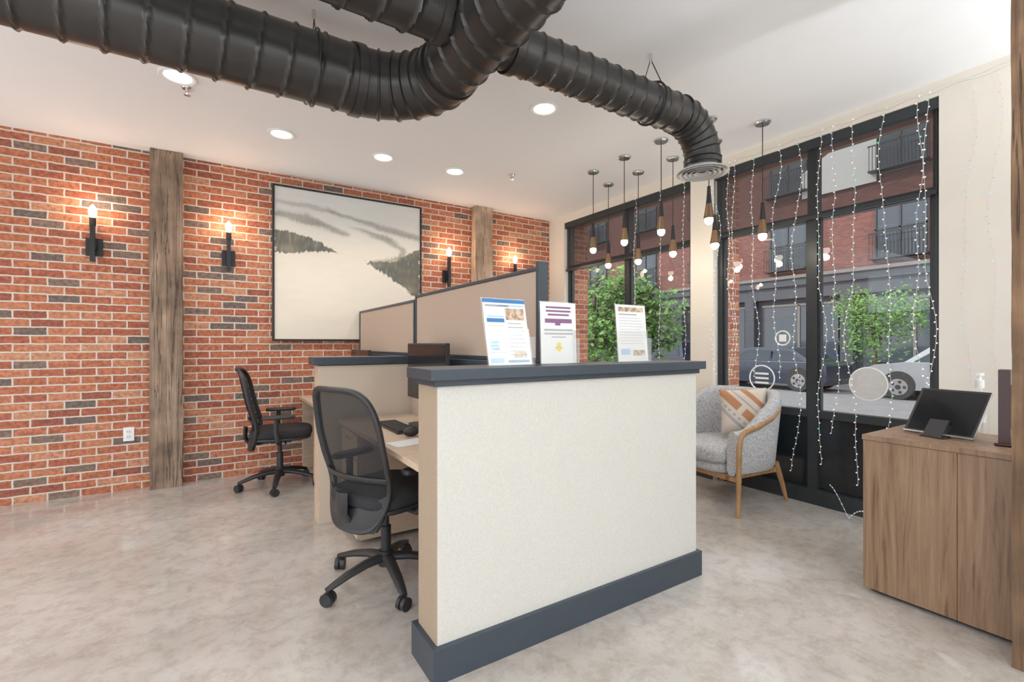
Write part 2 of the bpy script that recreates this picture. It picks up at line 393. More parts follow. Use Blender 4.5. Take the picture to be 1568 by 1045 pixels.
# ---------------------------------------------------------------- painting
def painting():
    polys = [([(0,.845),(.2,.84),(.33,.79),(.48,.745),(.45,.725),(.25,.765),(0,.80)], .62, 1),
             ([(0,.715),(.12,.705),(.28,.665),(.40,.60),(.30,.60),(.15,.575),(0,.565)], 1.0, 0),
             ([(.30,.90),(.6,.85),(1,.79),(1,.75),(.8,.775),(.6,.82),(.35,.87)], .6, 1),
             ([(.45,.80),(.75,.76),(.89,.68),(.88,.60),(.62,.535),(.62,.56),(.84,.62),(.84,.66),(.7,.73)], .6, 1),
             ([(.58,.555),(.80,.575),(.9,.64),(1,.69),(1,.30),(.92,.36),(.80,.44),(.70,.50)], 1.0, 0),
             ([(0,.91),(.25,.905),(.45,.87),(.25,.88),(0,.895)], .45, 1)]
    def inside(p, poly):
        r = False; n = len(poly); j = n-1
        for i in range(n):
            xi, yi = poly[i]; xj, yj = poly[j]
            if (yi > p[1]) != (yj > p[1]) and p[0] < (xj-xi)*(p[1]-yi)/(yj-yi)+xi: r = not r
            j = i
        return r
    n = 300; x0, x1, z0, z1, y = .54, 2.07, 1.33, 2.865, BY-.045
    vs = [(x0+(x1-x0)*i/n, y, z0+(z1-z0)*j/n) for j in range(n+1) for i in range(n+1)]
    fs = [(j*(n+1)+i, j*(n+1)+i+1, (j+1)*(n+1)+i+1, (j+1)*(n+1)+i) for j in range(n) for i in range(n)]
    cols = []
    for j in range(n+1):
        for i in range(n+1):
            u, v = i/n, j/n
            q = Vector((u*4, v*14, 0))
            t = max(0, min(1, (v-.60)/.3))
            base = Vector((.76,.69,.58)).lerp(Vector((.70,.70,.68)), t)
            base = base*(1+.06*noise.noise(Vector((u*2, v*3, 4)))+.03*noise.noise(Vector((u*9, v*30, 4)))) 
            for pl, st, soft in polys:
                cov = 0
                for dx in ((-.004,.0),(.004,.0),(0,-.004),(0,.004),(0,0)):
                    du = .02*noise.noise(q*2)+.010*noise.noise(q*7); dv = .012*noise.noise(q*2+Vector((9,3,1)))+(.006 if soft else .016)*noise.noise(Vector((u*70, v*10, 5)))
                    cov += inside((u+du+dx[0]*(1+2*soft), v+dv+dx[1]*(1+2*soft)), pl)
                if cov:
                    s1 = noise.noise(Vector((u*60, v*12, 2))); s2 = noise.noise(Vector((u*6, v*14, 7)))
                    k = st*cov/5*(.98+.15*s1+.2*s2); k = max(0, min(1, k))
                    dk = Vector((.065,.07,.06)).lerp(Vector((.24,.22,.165)), max(0, min(1, .30+1.1*s2+.6*s1)) if not soft else .5)
                    base = base.lerp(dk, k)
            cols += [base[0], base[1], base[2], 1]
    m, nt, N, L, bs = nm('landscape_paint'); bs.inputs['Roughness'].default_value = .7
    at = N.new('ShaderNodeVertexColor'); at.layer_name = 'Col'; L.new(at.outputs['Color'], bs.inputs['Base Color'])
    M['art'] = m
    b = B(); b.add(vs, fs, 'art'); nv = len(b.v)
    t = .018; e = BY-.001
    b.box(x0-t, x1+t, BY-.055, e, z0-t, z0, 'black'); b.box(x0-t, x1+t, BY-.055, e, z1, z1+t, 'black')
    b.box(x0-t, x0, BY-.055, e, z0, z1, 'black'); b.box(x1, x1+t, BY-.055, e, z0, z1, 'black')
    o = b.build('framed_landscape_painting', smooth=0)
    ca = o.data.color_attributes.new('Col', 'FLOAT_COLOR', 'POINT')
    cols += [1,1,1,1]*(len(b.v)-nv)
    ca.data.foreach_set('color', cols)
painting()

# ---------------------------------------------------------------- sconces, outlet
def light(name, typ, loc, power, col=(1,1,1), size=.05, rot=None, spot=None):
    l = bpy.data.lights.new(name, typ); l.energy = power; l.color = col
    if typ in ('POINT', 'SPOT'): l.shadow_soft_size = size
    if typ == 'AREA': l.shape = 'DISK'; l.size = size
    if spot: l.spot_size = spot; l.spot_blend = .6
    o = bpy.data.objects.new(name, l); o.location = loc
    if rot: o.rotation_euler = rot
    sc.collection.objects.link(o); return o
for X in (-.83, .147, 2.43, 3.38):
    b = B(); z = 2.10; y = BY-.001
    b.box(X-.055, X+.055, y-.02, y, z-.075, z+.075, 'black')
    b.box(X-.02, X+.02, y-.08, y-.02, z-.03, z+.03, 'black')
    b.box(X-.016, X+.016, y-.096, y-.064, z-.13, z+.17, 'black')
    b.cyl((X, y-.08, z+.17), (X, y-.08, z+.235), .022, 'black')
    b.lathe((X, y-.08, z+.235), [(.012,0),(.026,.03),(.03,.055),(.022,.085),(.006,.11),(0,.112)], 'bulb')
    b.build('wall_sconce', bevel=0, center=True)
    light('sconce_lamp', 'POINT', (X, y-.14, z+.33), 3.2, (1,.74,.5), .03)
b = B(); b.box(-.64, -.565, BY-.008, BY-.0005, .43, .55, 'white'); b.box(-.62, -.585, BY-.011, BY-.008, .495, .53, 'paper'); b.box(-.62, -.585, BY-.011, BY-.008, .45, .485, 'paper')
for z in (.505, .46):
    b.box(-.612, -.609, BY-.012, BY-.0105, z, z+.014, 'black'); b.box(-.597, -.594, BY-.012, BY-.0105, z, z+.014, 'black')
b.build('electrical_outlet', center=True, smooth=0)

# ---------------------------------------------------------------- ceiling lights
def downlight(X, Y, p=26):
    b = B()
    b.lathe((X, Y, CH-.0005), [(.105,0),(.105,-.006),(.098,-.012),(.078,-.008),(.072,-.002)], 'white', n=32)
    b.lathe((X, Y, CH-.0005), [(.076,-.006),(.0001,-.0065)], 'emitw', n=32)
    b.build('recessed_ceiling_light', center=True)
    light('downlight_lamp', 'SPOT', (X, Y, CH-.03), p, (1,.96,.91), .07, spot=math.radians(150))
for X, Y in ((-.176,3.71),(.489,4.27),(1.338,4.30),(2.05,4.27),(2.053,2.78)): downlight(X, Y, 24)
for X, Y in ((-2.2,3.6),(-2.4,1.2),(-.6,.6),(-.4,-1.2),(2.0,.1),(2.6,-1.4),(-2.4,-1.2)): downlight(X, Y, 30)  # extra downlights out of view, added to raise the room light
def sprinkler(X, Y):
    b = B(); b.lathe((X, Y, CH-.0005), [(.035,0),(.03,-.008),(.012,-.01),(.012,-.03),(.006,-.032),(.006,-.045),(.02,-.046),(.02,-.049),(0,-.05)], 'chrome', n=16)
    b.build('sprinkler_head', center=True)
sprinkler(-.13, 3.85); sprinkler(2.58, 4.05)
# unseen uplights added behind / left of the viewpoint to brighten the ceiling
for X, Y in ((-3.6, 3.2), (-1.6, .2), (.6, -1.6), (3.2, -1.0)):
    b = B()
    b.lathe((X, Y, 0), [(.0001,0),(.15,0),(.15,.015),(.02,.03),(.013,.05),(.013,1.72),(.03,1.74),(.16,1.86),(.155,1.865),(.03,1.755),(.0001,1.75)], 'black', n=32)
    b.lathe((X, Y, 0), [(.0001,1.80),(.06,1.80),(.065,1.81),(.0001,1.815)], 'emitw', n=20)
    b.build('added_ceiling_uplight_stand')
    l = light('added_ceiling_uplight', 'SPOT', (X, Y, 1.86), 180, (.93,.97,1), .08, rot=(pi, 0, 0), spot=math.radians(168))

# ---------------------------------------------------------------- ducts
def straight(p0, p1, st=.009):
    p0, p1 = Vector(p0), Vector(p1); n = max(2, int((p1-p0).length/st)); return [p0.lerp(p1, i/n) for i in range(n+1)]
def spiral(R, pitch=.135, h=.010):
    def f(i, s, a):
        t = ((s+pitch*a/(2*pi))/pitch) % 1.0
        return R+(h if t < .10 else 0)
    return f
def ringd(R, pitch, h=.010, R1=None):
    def f(i, s, a):
        t = (s/pitch) % 1.0; r = R if R1 is None else R+(R1-R)*min(1, s/.6)
        return r+(h if t < .13 else 0)
    return f
def duct():
    b = B(); z = 2.70; R = .170; Ry = .150; rr = .36; ex0 = .68
    b.sweep(straight((-4.5, 2.6, z), (ex0, 2.6, z)), spiral(R), 'duct', n=56, up=(0,0,1))
    arc = [(ex0+rr*math.sin(t), 2.6-rr+rr*math.cos(t), z) for t in [i/70*pi/2 for i in range(71)]]
    b.sweep(arc, ringd(R+.002, .095, .010, Ry+.002), 'duct', n=56, up=(0,0,1))
    cx = ex0+rr
    b.sweep(straight((cx, 2.6-rr, z), (cx, -3.2, z)), spiral(Ry, .12), 'duct', n=56, up=(0,0,1))
    for p, d, r_ in (((ex0-.02,2.6,z), (1,0,0), R+.012), ((cx, 2.6-rr, z), (0,1,0), Ry+.012)):
        p = Vector(p); d = Vector(d); b.cyl(p-d*.02, p+d*.02, r_, 'duct', n=48)
    b.sweep(straight((-3, 1.95, 2.76), (cx-.03, 1.95, 2.76)), spiral(.120), 'duct', n=44, up=(0,0,1))
    b.cyl((cx-.2,1.95,2.76), (cx-.16,1.95,2.76), .132, 'duct', n=40)
    r2 = .108; z2 = 2.705; ex = 2.69; q = .24
    b.sweep(straight((cx+.03, 1.92, z2), (ex-q, 1.92, z2)), spiral(r2, .10, .008), 'duct', n=40, up=(0,0,1))
    arc = [(ex-q+q*math.sin(t), 1.92, z2-q+q*math.cos(t)) for t in [i/60*pi/2 for i in range(61)]]
    b.sweep(arc, ringd(r2+.002, .06, .008), 'duct', n=40, up=(0,1,0))
    b.cyl((ex, 1.92, z2-q), (ex, 1.92, 2.42), r2, 'duct', n=36)
    b.cyl((ex, 1.92, 2.44), (ex, 1.92, 2.465), r2+.008, 'duct', n=36)
    b.cyl((cx+.16,1.92,z2), (cx+.20,1.92,z2), r2+.012, 'duct', n=40)
    b.lathe((ex,1.92,-.03), [(.105,2.455),(.115,2.445),(.16,2.425),(.162,2.418),(.13,2.425)], 'grille', n=40)
    for r in (.045,.075,.105,.135): b.lathe((ex,1.92,-.03), [(r-.012,2.432),(r+.006,2.412),(r+.009,2.412),(r-.008,2.434)], 'grille', n=36)
    b.lathe((ex,1.92,-.03), [(.12,2.44),(.0001,2.44)], 'black', n=30)
    def hang(x, y, zt, R):
        b.sweep([(x+.0, y+(R+.012)*math.cos(a), zt+(R+.012)*math.sin(a)) for a in [i/24*2*pi for i in range(24)]], .006, 'black', n=6, closed=True)
    top = CH-.001
    for x in (-1.6, .45): 
        hang(x, 2.6, z, R)
        b.cyl((x, 2.6-.04, z+R), (x, 2.6, top-.04), .0025, 'black', n=6); b.cyl((x, 2.6+.04, z+R), (x, 2.6, top-.04), .0025, 'black', n=6); b.cyl((x,2.6,top-.05), (x,2.6,top), .01, 'chrome', n=8)
    hang(2.2, 1.92, z2, r2)
    b.cyl((2.2,1.92-.09,z2+r2-.04), (2.2,1.92,top-.03), .003, 'black', n=6); b.cyl((2.2,1.92+.09,z2+r2-.04), (2.2,1.92,top-.03), .003, 'black', n=6); b.cyl((2.2,1.92,top-.04), (2.2,1.92,top), .01, 'chrome', n=8)
    b.cyl((cx, .6, z+Ry), (cx, .6, top), .004, 'chrome', n=6)
    b.build('spiral_air_duct', smooth=50)
duct()

# ---------------------------------------------------------------- pendants
for X, Y, Z in ((3.21,3.53,2.19),(3.20,3.10,2.19),(3.20,2.68,2.20),(3.21,2.235,2.20),(3.6,3.72,2.10),(3.6,3.3,2.08),(3.6,2.88,2.09),(3.6,2.45,2.09),(3.6,2.04,2.09)):
    b = B()
    b.lathe((X,Y,CH-.0005), [(.0001,0),(.06,0),(.06,-.012),(.05,-.022),(.0001,-.022)], 'chrome', n=28)
    b.cyl((X,Y,CH-.02), (X,Y,Z+.27), .0035, 'black', n=8)
    b.lathe((X,Y,Z), [(.0001,.285),(.012,.285),(.014,.24),(.02,.17),(.03,.09),(.038,.045),(.036,.04),(.0001,.045)], 'black' , n=24)
    b.lathe((X,Y,Z), [(.0225,.15),(.0318,.085),(.0395,.046)], 'brass', n=24)
    b.ball((X,Y,Z+.025), .032, 'bulb2', n=10, sz=(1,1,1.1))
    b.build('pendant_light', center=True)
    light('pendant_lamp', 'POINT', (X, Y, Z-.04), 1.6, (1,.86,.68), .03)

# ---------------------------------------------------------------- workstation: half walls, desks, screens
def workstation():
    b = B()
    b.box(.725, 2.27, 1.66, 1.85, .0, 1.125, 'fabric')
    b.box(.722, .726, 1.662, 1.848, .12, 1.125, 'tanend')
    b.box(.70, 2.295, 1.64, 1.87, 0, .135, 'navy')
    b.box(.71, 2.285, 1.648, 1.862, 1.118, 1.142, 'navy'); b.box(.685, 2.31, 1.625, 1.885, 1.142, 1.185, 'navy')
    b.box(.65, 1.33, 3.55, 3.72, 0, 1.125, 'tanl')
    b.box(.645, .65, 3.552, 3.718, 0, 1.125, 'deskwood')
    b.box(.61, 1.35, 3.52, 3.75, 1.13, 1.185, 'navy')
    b.box(1.33, 1.45, 1.87, BY-.001, 0, 1.125, 'tan'); b.box(1.31, 1.47, 1.88, BY-.001, 1.13, 1.185, 'navy')
    b.build('office_half_wall', smooth=0, bevel=.004)
    b = B(); x0, x1 = 1.365, 1.415
    for (y0, y1, zt) in ((1.90, 3.57, 1.665), (3.59, 5.23, 1.635)):
        b.box(x0+.008, x1-.008, y0+.02, y1-.02, 1.20, zt-.02, 'tan')
        b.box(x0, x1, y0, y1, zt-.02, zt, 'navy'); b.box(x0, x1, y0, y1, 1.186, 1.21, 'navy')
        b.box(x0, x1, y0, y0+.02, 1.21, zt-.02, 'navy'); b.box(x0, x1, y1-.02, y1, 1.21, zt-.02, 'navy')
    b.box(x0-.004, x1+.004, 1.888, 1.915, 1.186, 1.69, 'navy')
    b.build('cubicle_screen', smooth=0, bevel=.003)
    for (y0, y1) in ((1.875, 3.515), (3.755, 5.27)):
        b = B()
        b.box(.77, 1.325, y0, y1, .715, .745, 'deskwood')
        b.box(.80, 1.32, y1-.03, y1, 0, .715, 'deskwood'); b.box(.80, 1.32, y0, y0+.03, 0, .715, 'deskwood')
        b.box(1.29, 1.31, y0+.03, y1-.03, .3, .715, 'deskwood')
        p0, p1 = (y1-.47, y1-.05) if y0 < 3 else (y0+.35, y0+.80)
        px = .80
        b.box(px, 1.28, p0, p1, .03, .713, 'deskwood')
        for z0, z1 in ((.04,.36),(.37,.53),(.54,.70)):
            b.box(px-.018, px, p0+.004, p1-.004, z0, z1, 'deskwood')
            b.box(px-.03, px-.018, (p0+p1)/2-.06, (p0+p1)/2+.06, z1-.05, z1-.038, 'chrome')
        b.build('office_desk', smooth=0, bevel=.002)
workstation()

def monitor(X, Y, w, h, z0):
    b = B(); 
    b.rbox(-.012, .012, -w/2, w/2, z0, z0+h, 'plastic', r=.006, e=30, n=40)
    b.box(-.0135, -.0118, -w/2+.01, w/2-.01, z0+.015, z0+h-.01, 'screen')
    b.box(.012, .03, -.05, .05, z0+.05, z0+.2, 'plastic')
    b.box(.01, .03, -.03, .03, .01, z0+.15, 'plastic')
    b.rbox(-.1, .1, -.12, .12, 0, .012, 'plastic', r=.005, e=5)
    b.build('computer_monitor', loc=(X, Y, .745), rotz=0)
monitor(1.20, 2.92, .66, .38, .16)
monitor(1.20, 4.55, .62, .36, .12)
b = B()
b.box(-.07, .07, -.22, .22, 0, .014, 'plastic')
for r in range(5):
    for c in range(15): b.box(-.062+r*.025, -.041+r*.025, -.212+c*.0284, -.188+c*.0284, .014, .02, 'black')
b.build('keyboard', loc=(1.0, 2.93, .746), smooth=0)
b = B(); b.ball((0,0,.0), .03, 'plastic', sz=(1.6,1,.9)); b.build('computer_mouse', loc=(.98, 2.62, .773))
b = B(); b.box(-.1,.1,-.07,.07,0,.003,'paper'); b.build('paper_sheet', loc=(.9,2.45,.7455), rotz=.2, smooth=0)
b = B()
b.lathe((0,0,0), [(.0001,0),(.12,0),(.145,.28),(.14,.28),(.116,.01),(.0001,.01)], 'plastic'); b.ball((0,0,.2), .11, 'orange', sz=(1,1,.4))
b.build('waste_bin', loc=(1.12, 2.1, 0))

# ---------------------------------------------------------------- task chair
def task_chair(loc, rot, spin=0, lean=.07):
    b = B()
    for i in range(5):
        a = spin+i*2*pi/5; d = Vector((math.cos(a), math.sin(a), 0)); w = Vector((-d.y, d.x, 0))
        path = [d*.03+Vector((0,0,.135)), d*.12+Vector((0,0,.13)), d*.22+Vector((0,0,.11)), d*.30+Vector((0,0,.085)), d*.335+Vector((0,0,.075))]
        rr = [.034,.030,.026,.021,.016]
        b.sweep(path, lambda i_, s_, t_: rr[i_], 'plastic', n=12, flat=(.7,1), up=(0,0,1))
        c = d*.325; tilt = a+.5
        ax = Vector((math.cos(tilt), math.sin(tilt), 0)); c2 = c
        for sgn in (-1, 1):
            p = c2+ax*sgn*.015+Vector((0,0,.032)); b.cyl(p-ax*.010, p+ax*.010, .032, 'plastic', n=18)
        b.cyl(c2+Vector((0,0,.03)), c2+Vector((0,0,.08)), .009, 'plastic', n=10)
        b.cyl(c2+Vector((0,0,.045))-ax*.02, c2+Vector((0,0,.045))+ax*.02, .014, 'plastic', n=10)
    b.cyl((0,0,.09), (0,0,.17), .04, 'plastic'); b.cyl((0,0,.17), (0,0,.30), .027, 'plastic'); b.cyl((0,0,.30), (0,0,.42), .017, 'plastic')
    b.box(-.13, .10, -.07, .07, .40, .445, 'plastic')
    b.cyl((.05,-.07,.42), (.05,-.22,.41), .006, 'plastic', n=8)
    b.rbox(-.23, .26, -.245, .245, .44, .465, 'plastic', r=.01, e=3.6)
    b.rbox(-.24, .27, -.25, .25, .458, .53, 'seatfab', r=.032, e=3.4, n=40)
    def S(u, v, off=0):
        hw = .20+.05*math.sin(pi*min(1, v*1.15)*.6)-.035*max(0, v-.6)
        x = -.245-.02*v-lean*v*v+.035*math.exp(-((v-.3)/.2)**2)+.055*u*u
        return Vector((x-off, u*hw, .36+.70*v))
    def SE(rho, t, e=4.5, vb=0.0, vt=1.0, off=0):
        c, q = math.cos(t), math.sin(t)
        u = rho*math.copysign(abs(c)**(2/e), c); v = .5+.5*rho*math.copysign(abs(q)**(2/e), q)
        return S(u, vb+(vt-vb)*v, off)
    nt_, nr = 64, 10
    vs = []; fs = []
    for j in range(1, nr+1):
        for i in range(nt_): vs.append(SE(j/nr, 2*pi*i/nt_))
    vs.append(SE(0, 0)); ci = len(vs)-1
    for i in range(nt_): fs.append((ci, i, (i+1) % nt_))
    for j in range(nr-1):
        for i in range(nt_): fs.append((j*nt_+i, j*nt_+(i+1) % nt_, (j+1)*nt_+(i+1) % nt_, (j+1)*nt_+i))
    b.add(vs, fs, 'mesh')
    b.sweep([SE(1, 2*pi*i/96) for i in range(96)], .015, 'plastic', n=10, closed=True, flat=(1,1.3))
    for off in (.014, -.008):
        b.grid(lambda p, q: S((-1+2*p)*(.86+.14*min(1,q*3)), .0+.27*q*(1-.45*(1-(2*p-1)**2)), off), 20, 8, 'plastic')
    b.sweep([S(-1+2*i/20, .36, .006) for i in range(21)], .012, 'plastic', n=8, flat=(1,2.2))
    b.sweep([(-.05,0,.42),(-.16,0,.40),(-.24,0,.40),(-.275,0,.45),(-.272,0,.55)], .03, 'plastic', n=12, flat=(1.5,.6), up=(0,1,0))
    for sg in (-1, 1):
        b.sweep([(0,sg*.12,.43),(0,sg*.24,.425),(-.01,sg*.285,.45),(-.02,sg*.29,.52),(-.02,sg*.29,.64)], .02, 'plastic', n=10, flat=(1,.8))
        b.rbox(-.13, .13, sg*.285-.04, sg*.285+.04, .64, .67, 'plastic', r=.012, e=3.5)
    return b.build('task_chair', loc=(loc[0], loc[1], 0), rotz=rot, smooth=40)
task_chair((.80, 2.52), math.radians(22), 3.02)
task_chair((.53, 4.73), math.radians(-8), 3.36)

# ---------------------------------------------------------------- lounge armchair
def armchair():
    b = B()
    def U(t, off):
        hx, hy = .33-off, .37-off
        if t < .22: s = t/.22; return (.30-(.30-.0)*s, -hy)
        if t > .78: s = (t-.78)/.22; return (.0+(.30)*s, hy)
        a = -pi/2-(t-.22)/.56*pi
        c, q = math.cos(a), math.sin(a); e = 2.6
        return (hx*math.copysign(abs(c)**(2/e), c), hy*math.copysign(abs(q)**(2/e), q))
    def top(t):
        k = min(t, 1-t)*2
        return .60+.27*(0.5-.5*math.cos(pi*min(1, max(0, (k-.12)/.62))))
    n = 60; prof = []
    vs = []; m = 12
    for i in range(n+1):
        t = i/n; zt = top(t); zb = .28
        o = U(t, 0); ii = U(t, .085); mid = U(t, .0425)
        fl = .035*(zt-.55)/.3
        dirx = o[0]-mid[0]; diry = o[1]-mid[1]; L_ = math.hypot(dirx, diry) or 1; dx, dy = dirx/L_, diry/L_
        pts = [(o[0]-dx*.03, o[1]-dy*.03, zb), (o[0]-dx*.01, o[1]-dy*.01, zb+.03), (o[0], o[1], zb+.15), (o[0]+dx*fl, o[1]+dy*fl, zt-.05)]
        for a in (20, 65, 115, 160):
            r = .0425; ar = math.radians(a); pts.append((mid[0]+dx*(fl+r*math.cos(ar)), mid[1]+dy*(fl+r*math.cos(ar)), zt-.04+.04*math.sin(ar)))
        pts += [(ii[0]+dx*fl, ii[1]+dy*fl, zt-.06), (ii[0], ii[1], zb+.2), (ii[0], ii[1], zb+.03), (ii[0]+dx*.02, ii[1]+dy*.02, zb)]
        vs += pts
    fs = [(i*m+j, i*m+(j+1) % m, (i+1)*m+(j+1) % m, (i+1)*m+j) for i in range(n) for j in range(m)]
    fs += [tuple(reversed(range(m))), tuple(range(n*m, n*m+m))]
    b.add(vs, fs, 'tweed')
    b.rbox(-.29, .33, -.30, .30, .27, .35, 'tweed', r=.03, e=4)
    b.rbox(-.27, .36, -.285, .285, .34, .47, 'tweed', r=.05, e=4.5, n=44)
    for sg in (-1, 1):
        y = sg*.385
        b.sweep([(.31,y,0),(.305,y,.12),(.30,y,.30),(.295,y,.48),(.28,y,.565),(.23,y,.60),(.10,y,.625),(-.06,y*1.0,.68),(-.16,y*.97,.74)], lambda i,s_,t_: .014+.003*min(1,s_*3), 'oak', n=12, flat=(1,1.2), up=(0,1,0))
        b.sweep([(-.36,sg*.30,0),(-.30,sg*.30,.16),(-.24,sg*.29,.31)], lambda i,s_,t_: .013+.006*i, 'oak', n=12)
    b.box(-.24, .30, -.30, -.27, .24, .28, 'oak'); b.box(-.24, .30, .27, .30, .24, .28, 'oak')
    b.box(.27, .30, -.385, .385, .24, .275, 'oak')
    T = Matrix.Translation((-.12, .10, .69)) @ Matrix.Rotation(math.radians(-18), 4, 'Y') @ Matrix.Rotation(math.radians(25), 4, 'Z') @ Matrix.Rotation(math.radians(14), 4, 'X')
    def pil(sgn):
        def f(p, q):
            u, v = -1+2*p, -1+2*q; t = .07*max(0, (1-u**4)*(1-v**4))**.55
            k = 1-.06*(1-u*u)*abs(v)**3-.06*(1-v*v)*abs(u)**3
            return T @ Vector((sgn*t, u*.175*k, v*.185*k))
        return f
    N_ = 40
    for sgn in (1, -1):
        f = pil(sgn); vs = [f(i/N_, j/N_) for j in range(N_+1) for i in range(N_+1)]
        fa, fb_, fc = [], [], []
        for j in range(N_):
            for i in range(N_):
                q = (j*(N_+1)+i, j*(N_+1)+i+1, (j+1)*(N_+1)+i+1, (j+1)*(N_+1)+i)
                u, v = (i+.5)/N_*2-1, (j+.5)/N_*2-1
                d = (u+v)/1.4; e_ = (u-v)/1.4
                if (-.15 < d < .2) and abs(e_) > .12 or .62 < d < .85: fa.append(q)
                elif (-.62 < d < -.48) or (.34 < d < .42) or (d > -.42 and d < -.3 and int((e_+2)*7) % 2): fb_.append(q)
                else: fc.append(q)
        o = len(b.v); b.add(vs, fc, 'pillow')
        for fl_, k in ((fa, 'orange'), (fb_, 'txt')):
            i_ = b.mi(k)
            for q in fl_: b.f.append([o+j for j in q]); b.m.append(i_)
    b.build('lounge_armchair', loc=(3.63, 2.40, 0), rotz=math.radians(174), smooth=50, scale=1.04)
armchair()

# ---------------------------------------------------------------- cabinet + items
b = B(); cx0, cx1, cy0, cy1 = 2.86, 3.42, .0, 1.09
b.box(cx0+.02, cx1, cy0, cy1, .04, .785, 'walnut')
b.box(cx0-.004, cx1+.005, cy0-.004, cy1+.004, .785, .81, 'walnut')
b.box(cx0+.04, cx1-.03, cy0+.02, cy1-.02, 0, .04, 'black')
for y0, y1 in ((.0,.7215),(.7235,cy1)): b.box(cx0, cx0+.019, y0, y1, .022, .783, 'walnut')
b.build('walnut_cabinet', smooth=0, bevel=.0008)

def tablet():
    b = B()
    bl = Vector((3.12,1.00,.822)); u = Vector((-.19,-.98,0)).normalized(); h = Vector((.98,-.19,0)).normalized(); up = (h*.74+Vector((0,0,.98))).normalized(); n = u.cross(up)
    if n.x > 0: n = -n
    T = Matrix((u, up, n)).transposed().to_4x4(); T.translation = bl
    W, H = .29, .27
    b.box(0, W, 0, H, -.006, .006, 'plastic', T); b.box(.012, W-.012, .012, H-.012, .006, .0075, 'screen', T); b.box(-.002, W+.002, -.004, .004, -.008, .0085, 'chrome', T)
    b.box(W, W+.003, 0, H, -.007, .007, 'chrome', T)
    c = bl+u*W*.5
    ang = math.atan2(h.y, h.x); T2 = Matrix.Translation((c.x, c.y, .811)) @ Matrix.Rotation(ang, 4, 'Z')
    b.box(-.05, .17, -.05, .05, 0, .006, 'plastic', T2)
    b.sweep([T2 @ Vector((.14,0,.006)), T2 @ Vector((.13,0,.06)), T2 @ Vector((.095,0,.12))], .014, 'plastic', n=8)
    b.prism([(-.05,.004),(.0,.004),(.035,.085),(.02,.085)], 'y', -.04, .04, 'plastic')
    k = len(b.v)-8; b.v[k:] = [tuple(T2 @ Vector(v)) for v in b.v[k:]]
    b.build('tablet_on_stand', smooth=0)
tablet()
b = B(); b.lathe((0,0,0), [(.0001,0),(.035,0),(.037,.01),(.037,.19),(.016,.22),(.016,.24),(.0001,.24)], 'acryl'); b.lathe((0,0,0), [(.0001,.24),(.018,.24),(.018,.28),(.008,.283),(.006,.31),(.0001,.31)], 'white'); b.box(-.03,.04,-.009,.009,.303,.316,'white'); b.box(-.038,-.036,-.02,.02,.05,.15,'ltblue'); b.build('sanitizer_bottle', loc=(3.375,.765,.812))
b = B(); b.rbox(-.05,.05,-.035,.035,0,.012,'maroon',r=.005,e=8); b.box(-.045,.045,-.02,.02,.012,.35,'maroon'); b.box(-.03,.03,-.0215,-.02,.08,.28,'brass'); b.build('award_plaque', loc=(3.10,.615,.812), bevel=.004, rotz=.1, smooth=0)

# ---------------------------------------------------------------- flyers on the counter
def flyer(name, X, Y, w, h, els, tilt=10, rot=0, cap=1.1855):
    b = B(); T = Matrix.Rotation(math.radians(-tilt), 4, 'X')
    b.box(0, w, -.0008, .0008, .004, h, 'paper', T)
    b.box(-.004, w+.004, -.006, -.004, .002, h*.55, 'acryl', T); b.box(-.004, w+.004, .003, .005, .002, h+.004, 'acryl', T)
    b.box(-.004, w+.004, -.02, .07, 0, .003, 'acryl')
    b.box(w+.0, w+.004, -.02, .05, .003, h*.42, 'acryl')
    for (u0, v0, u1, v1, k) in els: b.box(u0*w, u1*w, -.0014, -.0009, .004+v0*(h-.004), .004+v1*(h-.004), k, T)
    b.build(name, loc=(X, Y, cap), rotz=math.radians(rot), smooth=0)
e1 = [(0,.94,1,1,'blue'),(.05,.88,.6,.91,'txt'),(.35,.89,.97,.91,'ltblue'),(.5,.68,.95,.86,'photo'),(.08,.72,.45,.74,'ltblue'),(.06,.64,.46,.70,'blue'),(.05,.03,.35,.1,'ltblue'),(.45,.03,.95,.07,'blue')]
for i in range(9): e1.append((.06, .58-i*.05, .42+.05*(i % 3), .595-i*.05, 'txtl')); e1.append((.53, .62-i*.06, .85+.04*(i % 3), .632-i*.06, 'txt'))
e1 += [(.08,.22,.28,.38,'ltblue'),(.6,.1,.9,.2,'photo')]
flyer('flyer_in_acrylic_holder', .99, 1.73, .225, .30, e1, 12, 2)
e2 = [(.15,.90,.85,.93,'purple'),(.15,.84,.85,.87,'purple'),(.2,.78,.8,.81,'purple'),(.12,.66,.88,.73,'purple'),(.4,.62,.55,.66,'purple'),(.1,.53,.9,.56,'txt'),(.1,.47,.9,.50,'txt'),(.3,.42,.7,.44,'txt'),(.44,.26,.56,.34,'yellow')]
e2 += [(.5-.12+.12*i/6, .27-.015*(i+1), .5+.12-.12*i/6, .27-.015*i, 'yellow') for i in range(6)]
flyer('counter_sign', 1.275, 1.75, .21, .29, e2, 2, 0)
e3 = [(.08,.88,.92,.96,'photo'),(.1,.82,.7,.84,'txt'),(.1,.12,.4,.22,'ltblue'),(.5,.1,.9,.2,'photo')]
for i in range(10): e3.append((.1, .76-i*.05, .8+.03*(i % 4), .773-i*.05, 'txtl'))
flyer('flyer_in_acrylic_holder', 1.755, 1.74, .22, .30, e3, 5, 0)

